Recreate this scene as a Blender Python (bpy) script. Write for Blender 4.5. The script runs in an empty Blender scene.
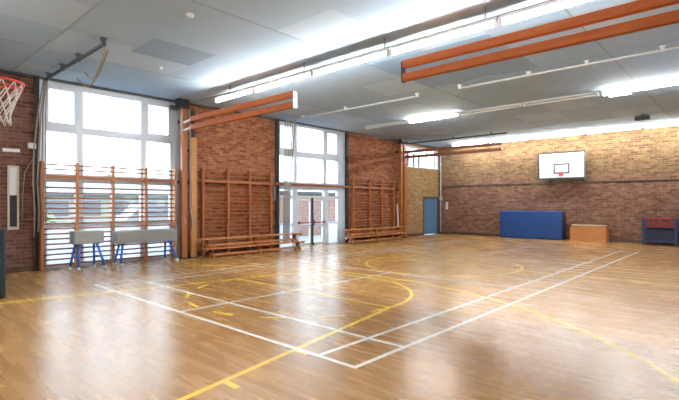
import bpy, bmesh, math, random
from mathutils import Vector, Matrix
random.seed(7)
S = bpy.context.scene
COL = S.collection
PI = math.pi

# ------------------------------------------------------------------ materials
def new_mat(name):
    m = bpy.data.materials.new(name); m.use_nodes = True
    nt = m.node_tree
    return m, nt, nt.nodes['Principled BSDF']

def plain(name, col, rough=.5, metal=0., var=.06, scale=6., bump=0.):
    """a colour with slight procedural variation"""
    m, nt, b = new_mat(name)
    tc = nt.nodes.new('ShaderNodeTexCoord')
    no = nt.nodes.new('ShaderNodeTexNoise'); no.inputs['Scale'].default_value = scale; no.inputs['Detail'].default_value = 4
    nt.links.new(tc.outputs['Object'], no.inputs['Vector'])
    mr = nt.nodes.new('ShaderNodeMapRange'); mr.inputs['To Min'].default_value = 1 - var; mr.inputs['To Max'].default_value = 1 + var
    nt.links.new(no.outputs['Fac'], mr.inputs['Value'])
    mx = nt.nodes.new('ShaderNodeVectorMath'); mx.operation = 'SCALE'
    mx.inputs[0].default_value = col
    nt.links.new(mr.outputs['Result'], mx.inputs['Scale'])
    nt.links.new(mx.outputs['Vector'], b.inputs['Base Color'])
    b.inputs['Roughness'].default_value = rough; b.inputs['Metallic'].default_value = metal
    if bump:
        bp = nt.nodes.new('ShaderNodeBump'); bp.inputs['Strength'].default_value = bump; bp.inputs['Distance'].default_value = .02
        nt.links.new(no.outputs['Fac'], bp.inputs['Height']); nt.links.new(bp.outputs['Normal'], b.inputs['Normal'])
    return m

def wood(name, c1, c2, stretch=(1, 1, 1), rough=.4, scale=5.):
    m, nt, b = new_mat(name)
    tc = nt.nodes.new('ShaderNodeTexCoord'); mp = nt.nodes.new('ShaderNodeMapping'); mp.inputs['Scale'].default_value = stretch
    no = nt.nodes.new('ShaderNodeTexNoise'); no.inputs['Scale'].default_value = scale; no.inputs['Detail'].default_value = 6; no.inputs['Distortion'].default_value = .6
    cr = nt.nodes.new('ShaderNodeValToRGB'); cr.color_ramp.elements[0].position = .3; cr.color_ramp.elements[1].position = .7
    cr.color_ramp.elements[0].color = (*c1, 1); cr.color_ramp.elements[1].color = (*c2, 1)
    nt.links.new(tc.outputs['Object'], mp.inputs['Vector']); nt.links.new(mp.outputs['Vector'], no.inputs['Vector'])
    nt.links.new(no.outputs['Fac'], cr.inputs['Fac']); nt.links.new(cr.outputs['Color'], b.inputs['Base Color'])
    b.inputs['Roughness'].default_value = rough
    return m

def brick(name, c1, c2, mortar, axis, blotch=(.35, .1, .07), blotch_amt=.5, split=None):
    """axis 'y': courses run along world y; 'x': along world x. split=(z, c1, c2): other bricks above height z"""
    m, nt, b = new_mat(name)
    N, L = nt.nodes, nt.links
    tc = N.new('ShaderNodeTexCoord'); sx = N.new('ShaderNodeSeparateXYZ'); cb = N.new('ShaderNodeCombineXYZ')
    L.new(tc.outputs['Object'], sx.inputs[0])
    L.new(sx.outputs['Y' if axis == 'y' else 'X'], cb.inputs['X']); L.new(sx.outputs['Z'], cb.inputs['Y'])
    def bt(a, c):
        t = N.new('ShaderNodeTexBrick')
        t.inputs['Scale'].default_value = 1.; t.inputs['Brick Width'].default_value = .235; t.inputs['Row Height'].default_value = .079
        t.inputs['Mortar Size'].default_value = .007; t.inputs['Mortar Smooth'].default_value = .2; t.inputs['Bias'].default_value = 0
        t.inputs['Color1'].default_value = (*a, 1); t.inputs['Color2'].default_value = (*c, 1); t.inputs['Mortar'].default_value = (*mortar, 1)
        L.new(cb.outputs[0], t.inputs['Vector']); return t
    t = bt(c1, c2); out = t.outputs['Color']
    if split:
        t2 = bt(split[1], split[2])
        gt = N.new('ShaderNodeMapRange'); gt.inputs['From Min'].default_value = split[0] - .35; gt.inputs['From Max'].default_value = split[0] + .5
        L.new(sx.outputs['Z'], gt.inputs['Value'])
        # the change of brick runs in whole bricks, mixed over a few courses
        wn = N.new('ShaderNodeTexWhiteNoise'); wn.noise_dimensions = '2D'
        dv = N.new('ShaderNodeVectorMath'); dv.operation = 'DIVIDE'; dv.inputs[1].default_value = (.235, .079, 1)
        fl = N.new('ShaderNodeVectorMath'); fl.operation = 'FLOOR'
        L.new(cb.outputs[0], dv.inputs[0]); L.new(dv.outputs[0], fl.inputs[0]); L.new(fl.outputs[0], wn.inputs['Vector'])
        lt = N.new('ShaderNodeMath'); lt.operation = 'GREATER_THAN'
        L.new(gt.outputs[0], lt.inputs[0]); L.new(wn.outputs['Value'], lt.inputs[1])
        mx = N.new('ShaderNodeMix'); mx.data_type = 'RGBA'
        L.new(lt.outputs[0], mx.inputs['Factor']); L.new(out, mx.inputs['A']); L.new(t2.outputs['Color'], mx.inputs['B'])
        out = mx.outputs['Result']
    no = N.new('ShaderNodeTexNoise'); no.inputs['Scale'].default_value = 7.; no.inputs['Detail'].default_value = 5; no.inputs['Roughness'].default_value = .75
    L.new(cb.outputs[0], no.inputs['Vector'])
    mr = N.new('ShaderNodeMapRange'); mr.inputs['From Min'].default_value = .3; mr.inputs['From Max'].default_value = .72
    mr.inputs['To Min'].default_value = .6; mr.inputs['To Max'].default_value = 1.42
    L.new(no.outputs['Fac'], mr.inputs['Value'])
    sc = N.new('ShaderNodeVectorMath'); sc.operation = 'SCALE'; L.new(out, sc.inputs[0]); L.new(mr.outputs[0], sc.inputs['Scale'])
    L.new(sc.outputs[0], b.inputs['Base Color'])
    bp = N.new('ShaderNodeBump'); bp.inputs['Strength'].default_value = .5; bp.inputs['Distance'].default_value = .01; bp.invert = True
    L.new(t.outputs['Fac'], bp.inputs['Height']); L.new(bp.outputs['Normal'], b.inputs['Normal'])
    b.inputs['Roughness'].default_value = .85
    return m

def emit(name, col, strength):
    m, nt, b = new_mat(name)
    b.inputs['Base Color'].default_value = (.9, .9, .88, 1)
    b.inputs['Emission Color'].default_value = (*col, 1); b.inputs['Emission Strength'].default_value = strength
    return m

def glass_mat():
    m = bpy.data.materials.new('window_glass'); m.use_nodes = True
    nt = m.node_tree; nt.nodes.clear()
    o = nt.nodes.new('ShaderNodeOutputMaterial'); mx = nt.nodes.new('ShaderNodeMixShader')
    t = nt.nodes.new('ShaderNodeBsdfTransparent'); t.inputs['Color'].default_value = (.96, .98, .98, 1)
    g = nt.nodes.new('ShaderNodeBsdfGlossy'); g.inputs['Roughness'].default_value = .03
    lw = nt.nodes.new('ShaderNodeLayerWeight'); lw.inputs['Blend'].default_value = .5
    pw = nt.nodes.new('ShaderNodeMath'); pw.operation = 'POWER'; pw.inputs[1].default_value = 4.
    ma = nt.nodes.new('ShaderNodeMath'); ma.operation = 'MULTIPLY_ADD'; ma.inputs[1].default_value = .5; ma.inputs[2].default_value = .02
    nt.links.new(lw.outputs['Facing'], pw.inputs[0]); nt.links.new(pw.outputs[0], ma.inputs[0])
    nt.links.new(ma.outputs[0], mx.inputs[0]); nt.links.new(t.outputs[0], mx.inputs[1]); nt.links.new(g.outputs[0], mx.inputs[2])
    nt.links.new(mx.outputs[0], o.inputs[0]); return m

def frosted_mat():
    m = bpy.data.materials.new('frosted_white_panel'); m.use_nodes = True
    nt = m.node_tree; nt.nodes.clear()
    o = nt.nodes.new('ShaderNodeOutputMaterial'); mx = nt.nodes.new('ShaderNodeMixShader'); mx.inputs[0].default_value = .6
    d = nt.nodes.new('ShaderNodeBsdfDiffuse'); d.inputs['Color'].default_value = (.86, .90, .95, 1)
    t = nt.nodes.new('ShaderNodeBsdfTranslucent')
    tc = nt.nodes.new('ShaderNodeTexCoord'); no = nt.nodes.new('ShaderNodeTexNoise'); no.inputs['Scale'].default_value = 2.5
    cr = nt.nodes.new('ShaderNodeValToRGB'); cr.color_ramp.elements[0].color = (.72, .80, .90, 1); cr.color_ramp.elements[1].color = (.88, .92, .97, 1)
    nt.links.new(tc.outputs['Object'], no.inputs['Vector']); nt.links.new(no.outputs['Fac'], cr.inputs[0]); nt.links.new(cr.outputs[0], t.inputs['Color'])
    nt.links.new(d.outputs[0], mx.inputs[1]); nt.links.new(t.outputs[0], mx.inputs[2]); nt.links.new(mx.outputs[0], o.inputs[0]); return m

def floor_mat():
    m, nt, b = new_mat('oiled_strip_floor'); N, L = nt.nodes, nt.links
    tc = N.new('ShaderNodeTexCoord')
    br = N.new('ShaderNodeTexBrick'); br.offset_frequency = 2; br.offset = .37
    br.inputs['Scale'].default_value = 1; br.inputs['Brick Width'].default_value = 1.9; br.inputs['Row Height'].default_value = .085
    br.inputs['Mortar Size'].default_value = .0012; br.inputs['Bias'].default_value = 0
    br.inputs['Color1'].default_value = (0.344, 0.174, 0.051, 1); br.inputs['Color2'].default_value = (0.403, 0.219, 0.073, 1); br.inputs['Mortar'].default_value = (0.287, 0.141, 0.042, 1)
    L.new(tc.outputs['Object'], br.inputs['Vector'])
    mp = N.new('ShaderNodeMapping'); mp.inputs['Scale'].default_value = (.55, 6, 1)
    no = N.new('ShaderNodeTexNoise'); no.inputs['Scale'].default_value = 1.6; no.inputs['Detail'].default_value = 7; no.inputs['Roughness'].default_value = .6
    L.new(tc.outputs['Object'], mp.inputs[0]); L.new(mp.outputs[0], no.inputs['Vector'])
    cr = N.new('ShaderNodeValToRGB')
    cr.color_ramp.elements[0].position = .27; cr.color_ramp.elements[0].color = (0.237, 0.092, 0.022, 1)
    cr.color_ramp.elements[1].position = .52; cr.color_ramp.elements[1].color = (0.408, 0.227, 0.076, 1)
    L.new(no.outputs['Fac'], cr.inputs[0])
    mx = N.new('ShaderNodeMix'); mx.data_type = 'RGBA'; mx.inputs['Factor'].default_value = .55
    L.new(br.outputs['Color'], mx.inputs['A']); L.new(cr.outputs[0], mx.inputs['B'])
    # large worn areas
    n2 = N.new('ShaderNodeTexNoise'); n2.inputs['Scale'].default_value = .35; n2.inputs['Detail'].default_value = 3
    L.new(tc.outputs['Object'], n2.inputs['Vector'])
    mr = N.new('ShaderNodeMapRange'); mr.inputs['To Min'].default_value = .88; mr.inputs['To Max'].default_value = 1.14
    L.new(n2.outputs['Fac'], mr.inputs['Value'])
    sc = N.new('ShaderNodeVectorMath'); sc.operation = 'SCALE'; L.new(mx.outputs['Result'], sc.inputs[0]); L.new(mr.outputs[0], sc.inputs['Scale'])
    L.new(sc.outputs[0], b.inputs['Base Color'])
    r2 = N.new('ShaderNodeMapRange'); r2.inputs['To Min'].default_value = .20; r2.inputs['To Max'].default_value = .34
    L.new(no.outputs['Fac'], r2.inputs['Value']); L.new(r2.outputs[0], b.inputs['Roughness'])
    b.inputs['Specular IOR Level'].default_value = .36
    bp = N.new('ShaderNodeBump'); bp.inputs['Strength'].default_value = .12; bp.inputs['Distance'].default_value = .004
    L.new(no.outputs['Fac'], bp.inputs['Height']); L.new(bp.outputs[0], b.inputs['Normal'])
    return m

M = {}
M['floor'] = floor_mat()
M['line_white'] = plain('white_court_paint', (.92, .92, .88), .26, var=.05, scale=9)
M['line_yellow'] = plain('yellow_court_paint', (.85, .58, .05), .3, var=.12, scale=9)
M['ceil'] = plain('painted_ceiling_board', (0.35, 0.50, 0.68), .8, var=.07, scale=.9)
M['ceil2'] = plain('painted_ceiling_board_pale', (0.43, 0.575, 0.735), .8, var=.06, scale=1.1)
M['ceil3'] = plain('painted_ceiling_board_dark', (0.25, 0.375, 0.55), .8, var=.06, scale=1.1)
M['ceil_seam'] = plain('ceiling_seam', (0.280, 0.352, 0.424), .8)
M['brick_side'] = brick('red_brick_side', (0.210, 0.053, 0.020), (0.420, 0.162, 0.070), (0.352, 0.197, 0.115), 'y')
M['brick_shaded'] = brick('shaded_red_brick_side', (0.093, 0.032, 0.023), (0.193, 0.082, 0.060), (0.178, 0.128, 0.107), 'y')  # redder side brick, darkened: shade of the near end is put into its colour
M['brick_tan'] = brick('tan_brick_side', (0.253, 0.133, 0.044), (0.360, 0.229, 0.094), (0.299, 0.217, 0.122), 'y')
M['brick_back'] = brick('red_brick_back', (0.123, 0.043, 0.024), (0.259, 0.126, 0.076), (0.228, 0.148, 0.105), 'x',
                        split=(2.35, (0.116, 0.052, 0.016), (0.222, 0.140, 0.053)))
M['brick_out'] = brick('outbuilding_brick', (0.242, 0.132, 0.105), (0.303, 0.182, 0.149), (0.303, 0.264, 0.237), 'y')
M['white'] = plain('white_painted_frame', (0.608, 0.695, 0.813), .4, var=.03)
M['panel'] = frosted_mat()
M['glass'] = glass_mat()
M['dark'] = plain('dark_painted_steel', (.022, .024, .028), .5)
M['dark_rail'] = plain('dark_grey_steel', (0.050, 0.058, 0.068), .5)
M['skirting'] = wood('dark_skirting', (0.065, 0.032, 0.022), (0.108, 0.054, 0.032))
M['wood_rail'] = wood('red_brown_rail', (0.195, 0.065, 0.028), (0.307, 0.113, 0.048), (4, .5, 4))
M['bar_up'] = wood('wall_bar_upright', (0.395, 0.151, 0.050), (0.527, 0.230, 0.088), (6, 6, .6))
M['bar_rung'] = wood('wall_bar_rung', (0.307, 0.121, 0.048), (0.429, 0.181, 0.075), (6, .6, 6))
M['bar_red'] = wood('reddish_wall_bar', (0.320, 0.097, 0.028), (0.452, 0.153, 0.046), (5, .7, 5))
M['bench'] = wood('bench_timber', (0.415, 0.151, 0.048), (0.564, 0.239, 0.082), (6, .5, 6))
M['bench_dark'] = wood('bench_leg_timber', (0.204, 0.065, 0.024), (0.327, 0.113, 0.041), (4, 4, 1))
M['post_orange'] = wood('varnished_post_orange', (0.423, 0.181, 0.045), (0.542, 0.257, 0.070), (7, 7, .4), .35)
M['post_red'] = wood('varnished_post_red', (0.304, 0.090, 0.022), (0.410, 0.142, 0.036), (7, 7, .4), .35)
M['beam'] = wood('varnished_beam', (0.408, 0.093, 0.020), (0.510, 0.137, 0.030), (.4, 6, 6), .8)
M['beam_under'] = plain('pale_beam_metal', (.62, .60, .50), .4)
M['beam_dark'] = wood('varnished_beam_dark', (0.158, 0.050, 0.025), (0.230, 0.079, 0.036), (.4, 6, 6), .4)
M['grey_top'] = plain('grey_carpet_top', (0.331, 0.346, 0.346), .9, var=.12, scale=30, bump=.3)
M['blue_leg'] = plain('blue_painted_tube', (.04, .17, .72), .4)
M['rubber'] = plain('pale_rubber', (.72, .74, .75), .6)
M['rope'] = plain('pale_rope', (0.312, 0.318, 0.310), .9, var=.15, scale=40, bump=.4)
M['rope_tan'] = plain('tan_rope', (0.302, 0.238, 0.144), .9, var=.15, scale=40, bump=.4)
M['rope_grey'] = plain('grey_rope', (0.288, 0.245, 0.202), .9, var=.15, scale=40)
M['net'] = plain('white_net_cord', (0.656, 0.656, 0.640), .8)
M['hoop_red'] = plain('red_hoop_steel', (.72, .06, .04), .4)
M['board'] = plain('white_backboard', (0.656, 0.705, 0.738), .35, var=.02)
M['board_line'] = plain('dark_green_board_line', (0.022, 0.043, 0.040), .4)
M['mat_blue'] = plain('blue_vinyl_mat', (0.002, 0.055, 0.252), .45, var=.10, scale=3.5, bump=.6)
M['mat_side'] = plain('navy_vinyl_edge', (0.009, 0.018, 0.061), .5)
M['mat_teal'] = plain('dark_teal_vinyl', (0.009, 0.032, 0.047), .5)
M['vault'] = wood('vault_box_timber', (0.488, 0.184, 0.050), (0.621, 0.286, 0.094), (.5, 6, 6))
M['vault_top'] = plain('vault_padded_top', (0.432, 0.302, 0.158), .7)
M['trolley_blue'] = plain('blue_trolley_frame', (0.012, 0.036, 0.122), .4)
M['red_slat'] = plain('red_trolley_slat', (0.259, 0.022, 0.036), .5)
M['door_blue'] = plain('blue_grey_door', (0.085, 0.177, 0.303), .45)
M['tube'] = emit('fluorescent_tube', (1, .99, .94), 21.)
M['tube_off'] = plain('unlit_tube', (0.590, 0.615, 0.623), .3)
M['batten'] = plain('white_batten', (0.615, 0.631, 0.623), .4)
M['conduit'] = plain('grey_conduit', (0.216, 0.216, 0.194), .5)
M['conduit_white'] = plain('white_conduit', (0.558, 0.582, 0.599), .4)
M['plastic'] = plain('white_plastic', (0.640, 0.656, 0.672), .4)
M['paper_frame'] = plain('cream_frame', (0.518, 0.461, 0.374), .5)
M['paper_white'] = plain('white_sheet', (0.656, 0.681, 0.705), .5)
M['paper_dark'] = plain('dark_sheet', (0.018, 0.018, 0.029), .5, var=.3, scale=25)
M['brass'] = plain('worn_metal', (0.302, 0.288, 0.259), .35, .8)
M['grass'] = plain('grass', (0.099, 0.165, 0.055), .9, var=.3, scale=3)
M['tarmac'] = plain('pale_tarmac', (0.182, 0.187, 0.193), .9, var=.12, scale=2)
M['roof'] = plain('blue_grey_roof', (0.187, 0.237, 0.286), .7)
M['render'] = plain('pale_render', (0.275, 0.275, 0.259), .9)
M['leaf'] = plain('hedge_leaf', (0.165, 0.198, 0.132), .9, var=.5, scale=8)
M['bark'] = plain('bark', (0.088, 0.066, 0.050), .9)
M['outglass'] = plain('outside_dark_glass', (0.121, 0.143, 0.171), .2)
M['car_paint'] = plain('grey_car_paint', (0.231, 0.253, 0.275), .25)
M['car_white'] = plain('white_car_paint', (.75, .77, .80), .25)
M['tyre'] = plain('tyre', (.02, .02, .02), .8)

# ------------------------------------------------------------------ geometry helpers
def bm_new(): return bmesh.new()

def box(bm, x0, x1, y0, y1, z0, z1, bev=0., mi=0):
    vs = [bm.verts.new((x, y, z)) for z in (z0, z1) for y in (y0, y1) for x in (x0, x1)]
    fs = []
    for q in ((0, 2, 3, 1), (4, 5, 7, 6), (0, 1, 5, 4), (2, 6, 7, 3), (0, 4, 6, 2), (1, 3, 7, 5)):
        f = bm.faces.new([vs[i] for i in q]); f.material_index = mi; fs.append(f)
    if bev > 0:
        es = list({e for f in fs for e in f.edges})
        r = bmesh.ops.bevel(bm, geom=es, offset=bev, segments=2, profile=.6, affect='EDGES', clamp_overlap=True)
        for f in r['faces']: f.material_index = mi
    return bm

def prism(bm, pts, axis, a, b, mi=0):
    """polygon pts (2-D) extruded along axis between a and b. axis x: pts are (y,z); y: (x,z); z: (x,y)"""
    def P(p, t):
        return {'x': (t, p[0], p[1]), 'y': (p[0], t, p[1]), 'z': (p[0], p[1], t)}[axis]
    va = [bm.verts.new(P(p, a)) for p in pts]; vb = [bm.verts.new(P(p, b)) for p in pts]
    n = len(pts)
    fs = [bm.faces.new(va[::-1]), bm.faces.new(vb)]
    for i in range(n): fs.append(bm.faces.new((va[i], va[(i + 1) % n], vb[(i + 1) % n], vb[i])))
    for f in fs: f.material_index = mi
    bmesh.ops.recalc_face_normals(bm, faces=fs)
    return bm

def tube(bm, pts, r, seg=8, mi=0, r2=None, closed=False):
    pts = [Vector(p) for p in pts]; n = len(pts); rings = []
    for i, p in enumerate(pts):
        if closed: d = pts[(i + 1) % n] - pts[i - 1]
        else: d = pts[min(i + 1, n - 1)] - pts[max(i - 1, 0)]
        d.normalize()
        up = Vector((0, 0, 1)) if abs(d.z) < .9 else Vector((1, 0, 0))
        a = d.cross(up).normalized(); c = d.cross(a)
        rr = r if r2 is None else r + (r2 - r) * i / max(1, n - 1)
        rings.append([bm.verts.new(p + rr * (math.cos(2 * PI * k / seg) * a + math.sin(2 * PI * k / seg) * c)) for k in range(seg)])
    fs = []
    for i in range(n if closed else n - 1):
        A, B = rings[i], rings[(i + 1) % n]
        for k in range(seg): fs.append(bm.faces.new((A[k], A[(k + 1) % seg], B[(k + 1) % seg], B[k])))
    if not closed:
        fs.append(bm.faces.new(rings[0])); fs.append(bm.faces.new(rings[-1][::-1]))
    for f in fs: f.material_index = mi; f.smooth = True
    bmesh.ops.recalc_face_normals(bm, faces=fs)
    return bm

def lathe(bm, prof, c, seg=16, mi=0):
    rings = []
    for (r, z) in prof:
        rings.append([bm.verts.new((c[0] + r * math.cos(2 * PI * k / seg), c[1] + r * math.sin(2 * PI * k / seg), c[2] + z)) for k in range(seg)])
    fs = []
    for i in range(len(rings) - 1):
        for k in range(seg): fs.append(bm.faces.new((rings[i][k], rings[i][(k + 1) % seg], rings[i + 1][(k + 1) % seg], rings[i + 1][k])))
    fs.append(bm.faces.new(rings[0])); fs.append(bm.faces.new(rings[-1]))
    for f in fs: f.material_index = mi; f.smooth = True
    bmesh.ops.recalc_face_normals(bm, faces=fs)
    return bm

def wloc(o):
    v = Vector((0, 0, 0))
    while o: v += o.location; o = o.parent
    return v

def obj(name, bm, mats, parent=None, origin=None):
    """link bm (world coordinates) as ONE mesh object"""
    if not isinstance(mats, (list, tuple)): mats = [mats]
    base = wloc(parent) if parent else Vector((0, 0, 0))
    o_at = Vector(origin) if origin is not None else base
    bmesh.ops.translate(bm, verts=bm.verts, vec=-o_at)
    me = bpy.data.meshes.new(name); bm.to_mesh(me); bm.free()
    for m in mats: me.materials.append(M[m])
    o = bpy.data.objects.new(name, me); COL.objects.link(o)
    o.location = o_at - base
    if parent: o.parent = parent
    return o

def tag(o, label, cat, group=None, kind=None):
    o['label'] = label; o['category'] = cat
    if group: o['group'] = group
    if kind: o['kind'] = kind
    return o

def thing(name, label, cat, loc=(0, 0, 0), group=None, kind=None):
    o = bpy.data.objects.new(name, None); COL.objects.link(o); o.location = loc; o.empty_display_size = .1
    return tag(o, label, cat, group, kind)

def dup(root, loc, label, group=None):
    r = root.copy(); COL.objects.link(r); r.location = loc; r['label'] = label
    if group: r['group'] = group
    for ch in list(root.children):
        c = ch.copy(); COL.objects.link(c); c.parent = r
        for g in list(ch.children):
            d = g.copy(); COL.objects.link(d); d.parent = c
    return r

def B(*a, **k): return box(bm_new(), *a, **k)
def T(*a, **k): return tube(bm_new(), *a, **k)

# ------------------------------------------------------------------ the room
XL, XR, YF, YB, H = -8.86, 3.0, -4.0, 16.75, 4.2

# floor with its painted lines
bm = bm_new()
box(bm, XL - .3, XR + .3, YF - .3, YB + .3, -.12, 0)
LZ = [.0008]
def strip(p, q, w, mi):
    p = Vector((*p, 0)); q = Vector((*q, 0)); d = (q - p).normalized(); n = Vector((-d.y, d.x, 0)) * w / 2
    z = Vector((0, 0, LZ[0])); f = bm.faces.new([bm.verts.new(v + z) for v in (p - n, q - n, q + n, p + n)]); f.material_index = mi
    LZ[0] += .00008
def arc(c, r, a0, a1, w, mi, dashes=None, n=72):
    z = LZ[0]; LZ[0] += .00008
    for i in range(n):
        if dashes and (i // dashes) % 2: continue
        t0 = a0 + (a1 - a0) * i / n; t1 = a0 + (a1 - a0) * (i + 1) / n
        vs = [bm.verts.new((c[0] + rr * math.cos(t), c[1] + rr * math.sin(t), z)) for rr, t in ((r - w / 2, t0), (r + w / 2, t0), (r + w / 2, t1), (r - w / 2, t1))]
        f = bm.faces.new(vs); f.material_index = mi
W, Yl = .052, .058
KX = -2.95
# basketball in yellow
arc((KX, 6.65), 1.8, 0, 2 * PI, .05, 2)
strip((-8.4, 6.75), (2.8, 6.9), .05, 2)
strip((-.05, -3.85), (-1.15, 2.1), Yl, 2); strip((-5.85, -3.85), (-4.75, 2.1), Yl, 2)
strip((-4.75, 2.1), (-1.15, 2.1), Yl, 2)
arc((KX, 2.1), 1.8, 0, PI, Yl, 2)
arc((KX, 2.1), 1.8, PI, 2 * PI, Yl, 2, dashes=4, n=60)
arc((KX, -2.1), 6.25, math.radians(22), math.radians(158), Yl, 2, n=110)
for s, y in ((1, -.95), (1, -.04), (-1, -.95), (-1, -.04)):
    hx = 1.8 + (2.1 - y) * .185
    strip((KX + s * hx, y), (KX + s * (hx + .2), y), Yl, 2)
strip((-5.78, -3.85), (-5.35, -.2), .05, 2)
# badminton in white
strip((0, -.025), (0, 13.425), W, 1); strip((-.46, 0), (-.46, 13.4), W, 1)
strip((-5.64, 0), (-5.64, 13.4), W, 1); strip((-6.1, -.025), (-6.1, 13.425), W, 1)
for y in (0, .76, 4.72, 8.68, 12.64, 13.4): strip((-6.1, y), (0, y), W, 1)
strip((-3.05, 0), (-3.05, 4.72), W, 1); strip((-3.05, 8.68), (-3.05, 13.4), W, 1)
o = obj('floor', bm, ['floor', 'line_white', 'line_yellow']); o['kind'] = 'structure'

# ceiling: boards of slightly different shades with cover strips
bm = bm_new()
rc = random.Random(3)
xs = [XL - .3 + 1.22 * i for i in range(11)] ; xs = [x for x in xs if x < XR + .3] + [XR + .3]
ys = [-4.3, -3.05, -1.85, -.65, .5, 1.65, 2.85, 4.05, 5.25, 6.45, 7.65, 8.85, 10.05, 11.25, 12.45, 13.65, 14.85, 16.05, 17.05]
for i in range(len(xs) - 1):
    for j in range(len(ys) - 1):
        mi = rc.choice((0, 0, 0, 1))
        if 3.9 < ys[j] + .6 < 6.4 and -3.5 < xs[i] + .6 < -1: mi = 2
        f = bm.faces.new([bm.verts.new(v) for v in ((xs[i], ys[j], H), (xs[i], ys[j + 1], H), (xs[i + 1], ys[j + 1], H), (xs[i + 1], ys[j], H))]); f.material_index = mi
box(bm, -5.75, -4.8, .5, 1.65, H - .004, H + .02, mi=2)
for y in ys[3::3]: box(bm, XL, XR, y - .012, y + .012, H - .003, H + .01, mi=3)
for x in xs[2::3]: box(bm, x - .012, x + .012, YF, YB, H - .003, H + .01, mi=3)
box(bm, XL - .3, XR + .3, YF - .3, YB + .3, H + .02, H + .25, mi=0)
o = obj('ceiling', bm, ['ceil', 'ceil2', 'ceil3', 'ceil_seam']); o['kind'] = 'structure'

# left wall: brick piers, lintel line, tan section
bm = bm_new()
XO = XL - .28
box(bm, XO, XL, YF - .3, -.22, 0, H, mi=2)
box(bm, XO, XL, 3.14, 6.46, 0, H)
box(bm, XO, XL, 9.9, 13.42, 0, H)
box(bm, XO, XL, 13.42, 15.30, 0, 3.1, mi=1)
box(bm, XO, XL, 15.30, YB, 1.79, 3.1, mi=1)
box(bm, XO, XL, 13.42, YB, 4.08, H, mi=1)
box(bm, XO, XL, 16.7, YB + .3, 0, H, mi=1)
o = obj('wall_left', bm, ['brick_side', 'brick_tan', 'brick_shaded']); o['kind'] = 'structure'
o = obj('wall_back', B(XL - .3, XR + .3, YB, YB + .3, 0, H), 'brick_back'); o['kind'] = 'structure'
o = obj('wall_front', B(XL - .3, XR + .3, YF - .3, YF, 0, H), 'brick_back'); o['kind'] = 'structure'
bm = bm_new()
ADDED_BAYS = ((6.5, 9.85),)       # bay of the added right-wall window, there to brighten the hall
prev = YF - .3
for a, b in ADDED_BAYS: box(bm, XR, XR + .28, prev, a, 0, H); prev = b
box(bm, XR, XR + .28, prev, YB + .3, 0, H)
for a, b in ADDED_BAYS: box(bm, XR, XR + .28, a, b, 0, .95)
o = obj('wall_right', bm, 'brick_side'); o['kind'] = 'structure'
bm = bm_new(); box(bm, XL, XR, YB - .02, YB, 0, .12)
o = obj('baseboard_back', bm, 'skirting'); o['kind'] = 'structure'
bm = bm_new()
for a, b in ((YF, -.25), (3.2, 6.4), (9.95, 15.28)): box(bm, XL, XL + .02, a, b, 0, .12)
o = obj('baseboard_left', bm, 'skirting'); o['kind'] = 'structure'
# dark steel stanchions between the bays, rails along the walls
n = 1
for y, w in ((-.2, .06), (3.22, .12), (6.47, .09), (9.88, .09)):
    bm = bm_new(); box(bm, XL - .02, XL + .07, y - w / 2, y + w / 2, 0, H); box(bm, XL + .05, XL + .075, y - w * .7, y + w * .7, 0, H)
    o = obj('trim_%d' % n, bm, 'dark'); o['kind'] = 'structure'; n += 1
bm = bm_new(); box(bm, XL + .08, XL + .13, 3.3, 12.9, 2.05, 2.13, .01)
o = obj('trim_5', bm, 'wood_rail'); o['kind'] = 'structure'
o = obj('trim_6', B(XL + .1, XR, YB - .03, YB, 2.30, 2.33), 'dark_rail'); o['kind'] = 'structure'
o = obj('trim_7', B(XL, XL + .06, -4.0, 16.7, H - .05, H), 'dark_rail'); o['kind'] = 'structure'

# ------------------------------------------------------------------ windows and doors
def struct_empty(name, loc):
    o = bpy.data.objects.new(name, None); COL.objects.link(o); o.location = loc; o['kind'] = 'structure'; return o

def sash(root, y0, y1, z0, z1, x=XL - .06, w=.05):
    """an opening light: frame part with its pane as sub-part"""
    bm = bm_new()
    box(bm, x - .03, x + .04, y0, y0 + w, z0, z1); box(bm, x - .03, x + .04, y1 - w, y1, z0, z1)
    box(bm, x - .03, x + .04, y0 + w, y1 - w, z0, z0 + w); box(bm, x - .03, x + .04, y0 + w, y1 - w, z1 - w, z1)
    s = obj('window_sash', bm, 'white', root, (x, y0, z0))
    obj('pane', B(x - .006, x + .002, y0 + w, y1 - w, z0 + w, z1 - w), 'glass', s)
    return s
def pane(root, y0, y1, z0, z1, x=XL - .07):
    return obj('pane', B(x - .006, x + .002, y0, y1, z0, z1), 'glass', root)
def frame_bars(bm, ylines, zlines, x0=XL - .14, x1=XL - .02):
    """ylines: (a,b) solid vertical spans; zlines: (a,b) solid horizontal spans"""
    zb, zt = zlines[0][0], zlines[-1][1]
    for a, b in ylines: box(bm, x0, x1, a, b, zb, zt)
    for (a, b) in zlines:
        for i in range(len(ylines) - 1): box(bm, x0 + .01, x1 - .008, ylines[i][1], ylines[i + 1][0], a, b)

# window_1: bay behind the first wall bars
w1 = struct_empty('window_1', (XL, 1.5, 0))
yl = [(-.15, .0), (.60, .74), (2.08, 2.22), (2.86, 3.15)]
zl = [(0, .08), (.92, 1.0), (1.93, 2.12), (3.05, 3.21), (4.04, H)]
bm = bm_new(); frame_bars(bm, yl, zl)
obj('window_frame', bm, 'white', w1)
for i in range(3):
    a, b = yl[i][1], yl[i + 1][0]
    obj('lower_panel', B(XL - .10, XL - .05, a, b, .08, .92), 'panel', w1)
    pane(w1, a, b, 1.0, 1.93); pane(w1, a, b, 2.12, 3.05)
    if i == 1: pane(w1, a, b, 3.21, 4.04)
    else: sash(w1, a, b, 3.21, 4.04)

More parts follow.
